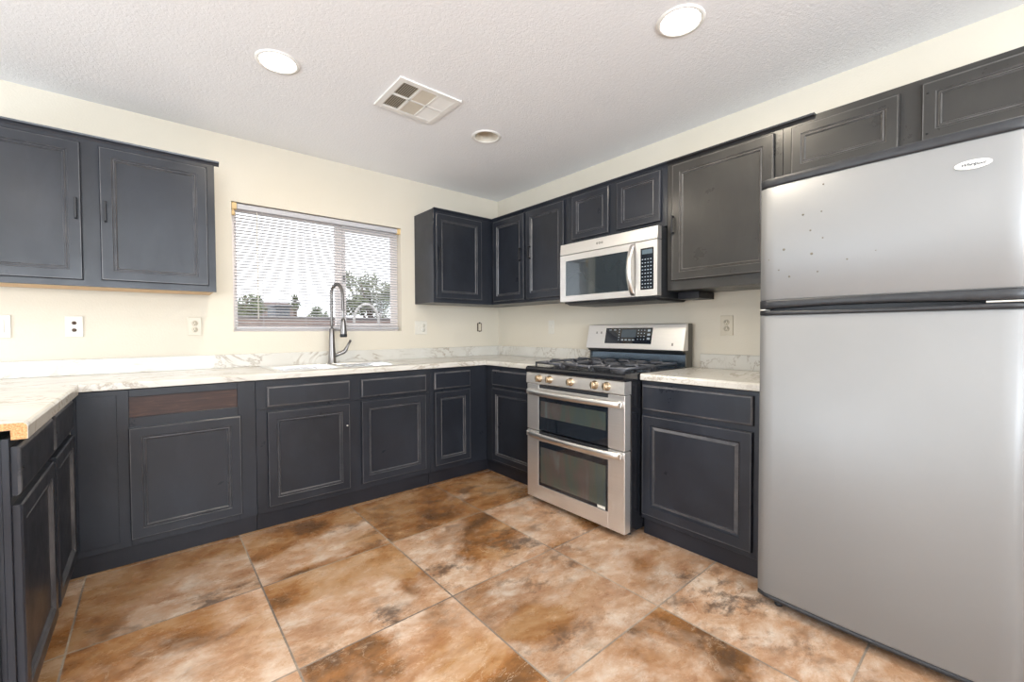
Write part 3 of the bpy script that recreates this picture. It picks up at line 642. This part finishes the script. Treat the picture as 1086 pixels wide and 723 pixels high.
# backguard
FZ0, FZ1, FW0, FW1 = 1.022, 1.198, 0.140, 0.100
bm = bmesh.new(); pr = [(0.022, 0.875), (0.098, 0.875), (0.098, 1.0), (0.125, FZ0-0.004), (FW0-0.004, FZ0), (FW1-0.004, FZ1), (0.022, FZ1)]
for a, b_ in ((R0-0.002, R0+0.006), (R1-0.008, R1)):
    extrude_poly(bm, [RIGHT.p(a, p, z) for p, z in pr], RIGHT.p(b_, 0, 0)-RIGHT.p(a, 0, 0))
box(bm, RIGHT, R0+0.006, R1-0.008, 0.022, 0.080, 1.0, FZ1-0.001)
bgd = obj('backguard', bm, M['grey_side'], rg)
obj('riser', one(box, RIGHT, R0+0.0065, R1-0.0085, 0.060, 0.085, 0.9165, 0.999), M['bluesteel'], rg)
bm = bmesh.new(); extrude_poly(bm, [RIGHT.p(R0+0.0065, a, z) for a, z in [(0.081, 0.992), (0.120, 1.004), (FW0-0.01, FZ0-0.001), (0.081, FZ0-0.001)]], RIGHT.p(R1-0.0085, 0, 0)-RIGHT.p(R0+0.0065, 0, 0)); obj('vent_channel', bm, M['black_plastic'], rg)
bm = bmesh.new(); extrude_poly(bm, [RIGHT.p(R0-0.003, a, z) for a, z in [(0.081, FZ0), (FW0, FZ0), (FW0+0.001, FZ0+0.004), (FW1+0.001, FZ1-0.004), (FW1-0.004, FZ1), (0.081, FZ1)]], RIGHT.p(R1+0.001, 0, 0)-RIGHT.p(R0-0.003, 0, 0))
fas = obj('control_fascia', bm, M['steel'], rg)
def slant(bm, u0, u1, z0, z1, e0, e1):
    def pt(u, z, e): return RIGHT.p(u, FW0+0.001+(FW1-FW0)*(z-FZ0)/(FZ1-FZ0)+e, z)
    vs = [pt(u, z, e) for e in (e0, e1) for u, z in ((u0, z0), (u1, z0), (u1, z1), (u0, z1))]
    v = [bm.verts.new(x) for x in vs]
    for f in ((0, 1, 2, 3), (4, 5, 6, 7), (0, 1, 5, 4), (1, 2, 6, 5), (2, 3, 7, 6), (3, 0, 4, 7)): bm.faces.new([v[i] for i in f])
disp = obj('display', one(slant, 1.440, 1.826, 1.060, 1.172, -0.001, 0.0014), M['black_glass'], fas)
def mark(*a):
    bm = bmesh.new(); slant(bm, *a); obj('key_marking', bm, M['mark'], fas)
for i in range(3):
    for j in range(4): mark( 1.715+i*0.024, 1.722+i*0.024, 1.152-j*0.021, 1.158-j*0.021, 0.0014, 0.0018)
for j in range(3): mark(1.790, 1.812, 1.146-j*0.028, 1.160-j*0.028, 0.0014, 0.0018)
for j in range(5): mark(1.556, 1.564, 1.156-j*0.018, 1.162-j*0.018, 0.0014, 0.0018)
for i in range(4): mark(1.583+i*0.030, 1.601+i*0.030, 1.083, 1.091, 0.0014, 0.0018)
for i in range(2): mark(1.47+i*0.04, 1.49+i*0.04, 1.155, 1.160, 0.0014, 0.0018)
obj('readout', one(slant, 1.580, 1.700, 1.105, 1.160, 0.0014, 0.0017), simple('lcd_grey', (0.06, 0.08, 0.10), 0.1), fas)
gp = simple('grey_print', (0.25, 0.24, 0.22), 0.4)
for a in ((1.350, 1.362, 1.130, 1.146), (1.392, 1.404, 1.130, 1.146), (1.975, 1.988, 1.052, 1.070)): obj('fascia_mark', one(slant, *a, 0.0, 0.0008), gp, fas)

# ------------------------------------------------------------ microwave
U0, U1, Z0, Z1 = 1.270, 2.050, 1.362, 1.774
mw = thing('microwave_oven', 'stainless steel over-the-range microwave under the short wall cabinet', 'microwave', RIGHT.p(1.66, 0.2, Z0))
bm = bmesh.new(); box(bm, RIGHT, U0+0.003, U1-0.003, 0.004, 0.385, Z0-0.012, Z1-0.002, 0.002); obj('housing', bm, M['black_plastic'], mw)
bm = bmesh.new(); extrude_poly(bm, [RIGHT.p(U0, a, z) for a, z in [(0.3855, 1.697), (0.430, 1.697), (0.430, 1.705), (0.424, Z1-0.003), (0.420, Z1), (0.3855, Z1)]], RIGHT.p(U1, 0, 0)-RIGHT.p(U0, 0, 0)); gr = obj('top_grille', bm, M['steel'], mw)
bm = bmesh.new()
for i in range(3): lathe(bm, RIGHT.p(1.605+i*0.02, 0.4285, 1.736), (-1, 0, 0.08), [(0.007, 0), (0.007, 0.0012), (0.0045, 0.0012), (0.0045, 0)], 14)
obj('emblem', bm, M['grey_side'], gr)
bm = bmesh.new(); a0, a1, b0, b1 = 1.322, 1.858, 1.402, 1.650; D0, D1 = U0, 1.898
for q in ((D0, a0, Z0, 1.692), (a1, D1, Z0, 1.692), (a0, a1, Z0, b0), (a0, a1, b1, 1.692)): box(bm, RIGHT, q[0], q[1], 0.3855, 0.430, q[2], q[3])
md_ = obj('door', bm, M['steel'], mw)
obj('window', one(box, RIGHT, a0, a1, 0.3855, 0.4275, b0, b1, 0.001), M['mw_glass'], md_)
pts = []
for i in range(21):
    s_ = i/20; pts.append(RIGHT.p(1.884, 0.430+0.052*math.sin(math.pi*s_)**0.7, 1.372+0.310*s_))
bm = bmesh.new(); tube(bm, pts, 1, 10, flat=(0.016, 0.007)); obj('handle', bm, M['steel_v'], md_)
bm = bmesh.new(); a0, a1, b0, b1 = 1.936, 2.026, 1.400, 1.650
for q in ((1.901, a0, Z0, 1.692), (a1, U1, Z0, 1.692), (a0, a1, Z0, b0), (a0, a1, b1, 1.692)): box(bm, RIGHT, q[0], q[1], 0.3855, 0.430, q[2], q[3])
pn = obj('control_panel', bm, M['steel'], mw)
kp = obj('keypad', one(box, RIGHT, a0, a1, 0.3855, 0.4285, b0, b1, 0.001), M['black_glass'], pn)
for i in range(4):
    for j in range(9): obj('key_marking', one(box, RIGHT, 1.945+i*0.019, 1.954+i*0.019, 0.4285, 0.4289, 1.412+j*0.021, 1.417+j*0.021), M['mark'], pn)
obj('readout', one(box, RIGHT, 1.946, 2.016, 0.4285, 0.4289, 1.614, 1.640), simple('mw_lcd', (0.10, 0.14, 0.17), 0.15), pn)
bm = bmesh.new(); extrude_poly(bm, [RIGHT.p(U0+0.03, a, z) for a, z in [(0.03, Z0-0.0125), (0.395, Z0-0.0125), (0.36, Z0-0.026), (0.06, Z0-0.026)]], RIGHT.p(U1-0.03, 0, 0)-RIGHT.p(U0+0.03, 0, 0)); obj('bottom_vent', bm, M['black_plastic'], mw)
tag(obj('mounting_strip', one(box, RIGHT, 2.0545, 2.19, 0.003, 0.20, 1.348, 1.3895, 0.002), M['kick']), 'short black wooden strip fixed under large wall cabinet, right of microwave', 'wood strip')

# ------------------------------------------------------------ refrigerator
Q0, Q1 = 2.724, 3.452
fg = thing('refrigerator', 'large silver top-freezer refrigerator at the right', 'refrigerator', RIGHT.p((Q0+Q1)/2, 0.38, 0))
obj('cabinet_body', one(box, RIGHT, Q0+0.006, Q1-0.006, 0.03, 0.700, 0.03, 1.745, 0.004), M['black_plastic'], fg)
def door_slab(name, z0, z1, mat, parent, w0=0.704, bulge=0.012, edge_=0.768, inset=0.0, trap=None):
    bm = bmesh.new(); N = 24; rings = []
    for i in range(N+1):
        s_ = i/N; u = Q0+inset+(Q1-Q0-2*inset)*s_
        rd = min(s_, 1-s_)*(Q1-Q0); rr = 0.014
        drop = (rr-math.sqrt(max(0, rr*rr-(rr-rd)**2))) if rd < rr else 0
        wf = edge_+bulge*4*s_*(1-s_)-drop
        zz0, zz1 = (z0, z1) if trap is None else trap(s_)
        rings.append([RIGHT.p(u, w0, zz0), RIGHT.p(u, wf-0.004, zz0), RIGHT.p(u, wf, zz0+0.004), RIGHT.p(u, wf, zz1-0.004), RIGHT.p(u, wf-0.004, zz1), RIGHT.p(u, w0, zz1)])
    vv = [[bm.verts.new(p) for p in r] for r in rings]
    for A, B in zip(vv, vv[1:]):
        for q in range(6): f = bm.faces.new([A[q], A[(q+1) % 6], B[(q+1) % 6], B[q]]); f.smooth = q in (2,)
    bm.faces.new(vv[0]); bm.faces.new(list(reversed(vv[-1])))
    return obj(name, bm, mat, parent)
fz_ = door_slab('freezer_door', 1.2755, 1.737, M['fridge'], fg)
door_slab('top_trim', 1.7375, 1.772, M['black_plastic'], fz_, w0=0.66, edge_=0.770)
door_slab('lower_trim', 1.25, 1.275, M['black_plastic'], fz_, edge_=0.771, trap=lambda s_: (1.240+0.008*math.sin(math.pi*min(1, s_*1.1)), 1.275))
fd = door_slab('fridge_door', 0.052, 1.2135, M['fridge'], fg)
door_slab('upper_trim', 1.214, 1.235, M['black_plastic'], fd, edge_=0.771, trap=lambda s_: (1.214, 1.2335-0.006*math.sin(math.pi*min(1, s_*1.1))))
door_slab('bottom_trim', 0.034, 0.0515, M['black_plastic'], fd, edge_=0.768)
obj('hinge', one(box, RIGHT, 3.36, Q1-0.004, 0.706, 0.774, 1.2345, 1.2395, 0.001), M['white_plastic'], fg)
obj('hinge', one(box, RIGHT, Q0+0.004, Q0+0.022, 0.706, 0.768, 1.2345, 1.2390, 0.001), M['white_plastic'], fg)
obj('base_grille', one(box, RIGHT, Q0+0.02, Q1-0.02, 0.64, 0.698, 0.006, 0.0295, 0.002), M['black_plastic'], fg)
for u in (Q0+0.07, Q1-0.07): bm = bmesh.new(); lathe(bm, RIGHT.p(u, 0.72, 0.0), (0, 0, 1), [(0, 0), (0.016, 0), (0.016, 0.012), (0.007, 0.014), (0.007, 0.034), (0, 0.034)], 12); obj('foot', bm, M['black_plastic'], fg)
def fw_at(u):
    s_ = (u-Q0)/(Q1-Q0); return 0.768+0.012*4*s_*(1-s_)
bm = bmesh.new(); bc = (3.327, 1.661); N = 32
va = [bm.verts.new(RIGHT.p(bc[0]+0.041*math.cos(2*math.pi*i/N), fw_at(bc[0]+0.041*math.cos(2*math.pi*i/N))-0.001, bc[1]+0.0145*math.sin(2*math.pi*i/N))) for i in range(N)]
vb = [bm.verts.new(RIGHT.p(bc[0]+0.040*math.cos(2*math.pi*i/N), fw_at(bc[0]+0.040*math.cos(2*math.pi*i/N))+0.0025, bc[1]+0.0135*math.sin(2*math.pi*i/N))) for i in range(N)]
for i in range(N): bm.faces.new([va[i], va[(i+1) % N], vb[(i+1) % N], vb[i]])
bm.faces.new(vb); bd = obj('oval_badge', bm, M['badge'], fz_)
def text_mesh(s, size, shear, mat, parent, pos_fn, name='lettering'):
    cu = bpy.data.curves.new('txt', 'FONT'); cu.body = s; cu.size = size; cu.shear = shear; cu.align_x = 'CENTER'; cu.align_y = 'CENTER'; cu.extrude = 0.0003; cu.offset = 0.00035
    to = bpy.data.objects.new('txt', cu); C.objects.link(to)
    dg = bpy.context.evaluated_depsgraph_get(); me = bpy.data.meshes.new_from_object(to.evaluated_get(dg))
    bpy.data.objects.remove(to)
    bm = bmesh.new(); bm.from_mesh(me); bpy.data.meshes.remove(me)
    for v in bm.verts: v.co = pos_fn(v.co.x, v.co.y, v.co.z)
    return obj(name, bm, mat, parent)
text_mesh('Whirlpool', 0.0125, 0.35, M['mark_dark'], fz_, lambda x, y, z: RIGHT.p(bc[0]+x, fw_at(bc[0]+x)+0.0028+z, bc[1]+y))
# small specks left on the freezer door
spot = simple('spot_grey', (0.13, 0.11, 0.085), 0.7)
for u, z, r in ((2.88, 1.60, 0.004), (2.94, 1.60, 0.003), (2.905, 1.535, 0.0035), (2.815, 1.475, 0.005), (2.945, 1.50, 0.003), (2.91, 1.445, 0.005), (2.797, 1.395, 0.003), (2.835, 1.365, 0.004), (2.93, 1.375, 0.003), (3.02, 1.41, 0.003), (2.76, 1.44, 0.002), (3.10, 1.43, 0.002), (2.945, 1.70, 0.003)):
    bm = bmesh.new(); lathe(bm, RIGHT.p(u, fw_at(u)+0.0002, z), (-1, 0, 0), [(r, 0), (r*0.8, 0.0007), (0, 0.0009)], 8); obj('adhesive_spot', bm, spot, fz_)

# ------------------------------------------------------------ outlets and switches
def plate(fr, u, z, w_, h_, label, cat, kind, mat='white_plastic', smat='slot', nm='wall_outlet', grp=None):
    t = thing(nm, label, cat, fr.p(u, 0, z-h_/2), grp)
    obj('cover_plate', one(box, fr, u-w_/2, u+w_/2, 0.0005, 0.006, z-h_/2, z+h_/2, 0.002, seg=2), M[mat], t)
    cols = [0] if w_ < 0.1 else [-0.023, 0.023]
    for cx_, kd in zip(cols, kind):
        if kd == 'outlet':
            for s_ in (-1, 1):
                bm = bmesh.new(); lathe(bm, fr.p(u+cx_, 0.0058, z+s_*0.020), fr.p(0, 1, 0)-fr.p(0, 0, 0), [(0.0165, 0), (0.0165, 0.002), (0, 0.002)], 20)
                so = obj('socket', bm, M[mat], t)
                bm = bmesh.new()
                for dx, hh_ in ((-0.0065, 0.009), (0.0065, 0.007)): box(bm, fr, u+cx_+dx-0.0012, u+cx_+dx+0.0012, 0.0078, 0.0083, z+s_*0.020-hh_/2+0.003, z+s_*0.020+hh_/2+0.003)
                box(bm, fr, u+cx_-0.002, u+cx_+0.002, 0.0078, 0.0083, z+s_*0.020-0.011, z+s_*0.020-0.007)
                obj('slots', bm, M[smat], so)
        elif kd == 'dark':
            for s_ in (-1, 1):
                bm = bmesh.new(); lathe(bm, fr.p(u+cx_, 0.0058, z+s_*0.020), fr.p(0, 1, 0)-fr.p(0, 0, 0), [(0.011, 0), (0.010, 0.0018), (0, 0.0018)], 6); obj('socket', bm, M['brown_slot'], t)
        elif kd == 'switch':
            bm = bmesh.new(); box(bm, fr, u+cx_-0.006, u+cx_+0.006, 0.0058, 0.0075, z-0.013, z+0.013, 0.0008); sw = obj('toggle_slot', bm, M[mat], t)
            obj('toggle', one(box, fr, u+cx_-0.004, u+cx_+0.004, 0.0072, 0.016, z+0.001, z+0.010, 0.001), M[mat], sw)
        elif kd == 'rocker':
            obj('rocker', one(box, fr, u+cx_-0.016, u+cx_+0.016, 0.0058, 0.0085, z-0.033, z+0.033, 0.0015), M[mat], t)
    return t
plate(BACK, -3.312, 1.187, 0.078, 0.12, 'white rocker switch plate at the far left of the back wall', 'light switch', ['rocker'], nm='light_switch')
plate(BACK, -3.040, 1.187, 0.072, 0.118, 'white outlet with dark brown sockets below the left wall cabinet', 'outlet', ['dark'])
plate(BACK, -2.496, 1.190, 0.072, 0.118, 'white duplex outlet just left of the window', 'outlet', ['outlet'], 'almond')
plate(BACK, -0.880, 1.185, 0.118, 0.118, 'double-gang white switch and outlet plate right of the window', 'light switch', ['switch', 'outlet'], nm='switch_plate')
plate(RIGHT, 0.760, 1.186, 0.072, 0.118, 'single toggle switch plate on right wall, left of the range', 'light switch', ['switch'], nm='light_switch')
plate(RIGHT, 2.268, 1.182, 0.076, 0.122, 'almond duplex outlet on right wall between range and refrigerator', 'outlet', ['outlet'], 'almond')
bo = thing('bare_outlet', 'uncovered outlet with brown bracket and no plate, near the corner', 'outlet', (-0.238, 0, 1.14))
bm = bmesh.new(); box(bm, BACK, -0.266, -0.210, 0.0005, 0.003, 1.150, 1.232, 0.001); obj('wall_box', bm, M['brown_slot'], bo)
obj('socket_body', one(box, BACK, -0.254, -0.222, 0.003, 0.010, 1.157, 1.225, 0.002), M['almond'], bo)
bm = bmesh.new()
for z in (1.146, 1.229): box(bm, BACK, -0.247, -0.229, 0.003, 0.006, z, z+0.010, 0.001)
obj('mounting_tab', bm, M['black_metal'], bo)

# ------------------------------------------------------------ ceiling fittings
vt = thing('ceiling_vent', 'white square ceiling register with six slatted cells', 'air vent', (-1.525, -1.19, CEIL))
vx0, vx1, vy0, vy1 = -1.712, -1.338, -1.362, -1.018; zc = CEIL
bm = bmesh.new()
fwid = 0.034; cw = (vx1-vx0-2*fwid-2*0.014)/3; ch = (vy1-vy0-2*fwid-0.014)/2
def cb(a, b_, c_, d_, z0_=zc-0.010): box(bm, WORLD, a, b_, c_, d_, z0_, zc-0.0005, 0.0015)
cb(vx0, vx0+fwid, vy0, vy1); cb(vx1-fwid, vx1, vy0, vy1); cb(vx0+fwid, vx1-fwid, vy0, vy0+fwid); cb(vx0+fwid, vx1-fwid, vy1-fwid, vy1)
for i in (1, 2): x = vx0+fwid+i*cw+(i-1)*0.014; cb(x, x+0.014, vy0+fwid, vy1-fwid)
y = vy0+fwid+ch; cb(vx0+fwid, vx1-fwid, y, y+0.014)
obj('frame', bm, M['grille'], vt)
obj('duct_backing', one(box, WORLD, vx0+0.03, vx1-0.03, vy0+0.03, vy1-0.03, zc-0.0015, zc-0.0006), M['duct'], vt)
for i in range(3):
    for j in range(2):
        x0_ = vx0+fwid+i*(cw+0.014); y0_ = vy0+fwid+j*(ch+0.014); bm = bmesh.new()
        ang = (55, 20, -38)[i]; N = 8
        for q in range(N):
            a = math.radians(ang); hw = 0.0065
            if i == 1:
                yc_ = y0_+ch*(q+0.5)/N; vs = [(x0_, yc_-hw, zc-0.003), (x0_+cw, yc_-hw, zc-0.003), (x0_+cw, yc_+hw*0.7, zc-0.009), (x0_, yc_+hw*0.7, zc-0.009)]
            else:
                xc = x0_+cw*(q+0.5)/N; sg = -1 if i == 0 else 1
                hw = 0.0045 if i == 0 else 0.0068
                vs = [(xc-sg*hw, y0_, zc-0.003), (xc+sg*hw, y0_, zc-0.009), (xc+sg*hw, y0_+ch, zc-0.009), (xc-sg*hw, y0_+ch, zc-0.003)]
            f = bm.faces.new([bm.verts.new(v) for v in vs])
        sl_ = obj('louvres', bm, M['grille' if i == 2 else 'vent_beige'], vt); mdd = sl_.modifiers.new('t', 'SOLIDIFY'); mdd.thickness = 0.0008; mdd.offset = 0

def can(x, y, lit, label):
    t = thing('recessed_light', label, 'ceiling light', (x, y, CEIL), None)
    bm = bmesh.new(); lathe(bm, (x, y, CEIL), (0, 0, -1), [(0.098, 0.0005), (0.096, 0.005), (0.084, 0.007), (0.078, 0.004), (0.078, 0.0005)], 40); obj('trim_ring', bm, M['grille'], t)
    if lit:
        bm = bmesh.new(); lathe(bm, (x, y, CEIL-0.001), (0, 0, -1), [(0.0775, 0), (0.070, 0.004), (0, 0.007)], 32); obj('lit_lens', bm, M['lamp'], t)
        lg = bpy.data.lights.new('can_glow', 'AREA'); lg.shape = 'DISK'; lg.size = 0.14; lg.energy = 9; lg.color = (1, 0.87, 0.68)
        lo = bpy.data.objects.new('lamp_light', lg); C.objects.link(lo); lo.parent = t; lo.location = (0, 0, -0.015)
    else:
        bm = bmesh.new(); lathe(bm, (x, y, CEIL), (0, 0, 1), [(0.0775, -0.003), (0.0765, 0.0), (0.066, 0.05), (0.058, 0.085), (0, 0.088)], 32); obj('baffle', bm, M['vent_beige'], t)
    return t
can(-2.218, -1.080, True, 'lit recessed ceiling light left of the air vent')
can(-0.975, -2.480, True, 'lit recessed ceiling light over the range, nearest the refrigerator')
can(-0.962, -1.092, False, 'unlit recessed ceiling light between the vent and the corner')

# ------------------------------------------------------------ outdoors
struct('ground', one(box, WORLD, -30, 40, 0.15, 60, -0.3, -0.15), M['ground'])
gw = thing('garden_wall', 'low pinkish block garden wall with grey cap beyond the window', 'wall', (1.5, 10, -0.15))
obj('blockwork', one(box, WORLD, -12, 16, 10, 10.2, -0.15, 1.52), M['block'], gw)
obj('wall_cap', one(box, WORLD, -12, 16, 9.96, 10.24, 1.52, 1.60, 0.01), M['block_cap'], gw)
def foliage(cx_, cy_, cz_, rx, ry, rz, n_, size, hole=0.0):
    bm = bmesh.new(); rnd = random.Random(int(cx_*100)+n_)
    cl = [(rnd.uniform(-.7, .7), rnd.uniform(-.7, .7), rnd.uniform(-.7, .8), rnd.uniform(.3, .5)) for _ in range(16)]
    for i in range(n_):
        c_ = cl[i % 16]; v = Vector((rnd.gauss(0, 1), rnd.gauss(0, 1), rnd.gauss(0, 1))).normalized()*c_[3]*rnd.random()**0.4
        p = Vector((cx_+(c_[0]+v.x)*rx, cy_+(c_[1]+v.y)*ry, cz_+(c_[2]+v.z)*rz))
        a = Vector((rnd.gauss(0, 1), rnd.gauss(0, 1), rnd.gauss(0, 1))).normalized(); b_ = a.orthogonal().normalized()
        s_ = size*rnd.uniform(.6, 1.3)
        bm.faces.new([bm.verts.new(q) for q in (p-a*s_, p+b_*s_*.45, p+a*s_, p-b_*s_*.45)])
    return bm
def tree(x, y, zg, h, rx, rz, label, mat, n_=1800, size=0.10):
    t = thing('tree', label, 'tree', (x, y, zg))
    bm = bmesh.new(); tube(bm, [(x, y, zg), (x+0.05, y, zg+h*0.4), (x-0.1, y, zg+h*0.8)], [0.12, 0.09, 0.03], 8)
    for q in range(5):
        a = q*1.3; tube(bm, [(x+0.03, y, zg+h*0.35), (x+math.cos(a)*rx*.4, y+math.sin(a)*rx*.4, zg+h*0.65), (x+math.cos(a)*rx*.7, y+math.sin(a)*rx*.7, zg+h*0.85)], [0.05, 0.035, 0.015], 6)
    obj('trunk', bm, M['bark'], t)
    obj('foliage', foliage(x, y, zg+h*0.72, rx, rx, rz, n_, size), M[mat], t)
tree(3.55, 12.0, -0.15, 3.5, 1.15, 1.05, 'loose grey-green tree beyond the wall, right side of window', 'leaf2', 2400, 0.09)
tree(-0.45, 14.0, -0.15, 2.85, 0.85, 0.5, 'dense green tree beyond the wall, left edge of window', 'leaf', 2200, 0.09)
# palm
pm = thing('palm_tree', 'small fan palm rising beyond the garden wall', 'palm tree', (1.43, 14, -0.15))
bm = bmesh.new(); tube(bm, [(1.43, 14, -0.15), (1.43, 14, 2.2)], [0.09, 0.06], 8); obj('trunk', bm, M['bark'], pm)
bm = bmesh.new()
for i in range(46):
    a = random.uniform(0, 6.28); e = random.uniform(-1.2, 1.4); L_ = random.uniform(.26, .38); pr_ = None; c0 = Vector((1.43, 14, 2.27))
    d_ = Vector((math.cos(a)*math.cos(e), math.sin(a)*math.cos(e), math.sin(e))); sd = d_.cross(Vector((0, 0, 1))).normalized()
    pts_ = [c0+d_*L_*k_/3-Vector((0, 0, 0.05*(k_/3)**2)) for k_ in range(4)]; wd_ = [0.01, 0.05, 0.045, 0.0]
    lv = [bm.verts.new(p+sd*w_) for p, w_ in zip(pts_, wd_)]; rv = [bm.verts.new(p-sd*w_) for p, w_ in zip(pts_, wd_)]
    for k_ in range(3): bm.faces.new([lv[k_], lv[k_+1], rv[k_+1], rv[k_]])
obj('fronds', bm, M['leaf'], pm)
b_ = thing('bush', 'low green bush top just above the wall, right of the palm', 'bush', (1.72, 12.5, -0.15))
bm = bmesh.new(); tube(bm, [(1.72, 12.5, -0.15), (1.74, 12.5, 0.7), (1.70, 12.5, 1.5)], [0.06, 0.05, 0.02], 7); obj('trunk', bm, M['bark'], b_)
obj('foliage', foliage(1.72, 12.5, 1.58, .42, .4, .42, 700, 0.07), M['leaf'], b_)
hs = thing('neighbour_house', 'pink stucco house with low tiled roof beyond the garden wall', 'house', (1.6, 21, -0.15))
obj('walls', one(box, WORLD, 0.75, 2.6, 19, 24, -0.15, 2.25), M['stucco'], hs)
bm = bmesh.new(); pr_ = [(0.6, 2.25), (2.75, 2.25), (2.3, 2.5), (1.2, 2.5)]
extrude_poly(bm, [Vector((x, 18.8, z)) for x, z in pr_], (0, 5.4, 0)); obj('roof', bm, M['roof'], hs)
sd_ = thing('garden_shed', 'blue-grey flat-roofed shed beyond the wall, beside the palm', 'shed', (1.25, 15.5, -0.15))
obj('walls', one(box, WORLD, 0.98, 1.48, 15, 16.5, -0.15, 2.12), M['shed'], sd_)
obj('roof', one(box, WORLD, 0.93, 1.53, 14.9, 16.6, 2.12, 2.20, 0.01), M['shed'], sd_)
bm = bmesh.new(); pts_ = [(1.385-0.31*math.cos(math.pi*i/16), 7.0, 1.42+0.40*math.sin(math.pi*i/16)) for i in range(17)]
pts_ = [(1.075, 7.0, -0.15)]+pts_+[(1.695, 7.0, -0.15)]
tube(bm, pts_, 0.035, 8)
tag(obj('garden_arch', bm, M['white_paint']), 'white rounded garden arch standing before the block wall', 'garden arch')
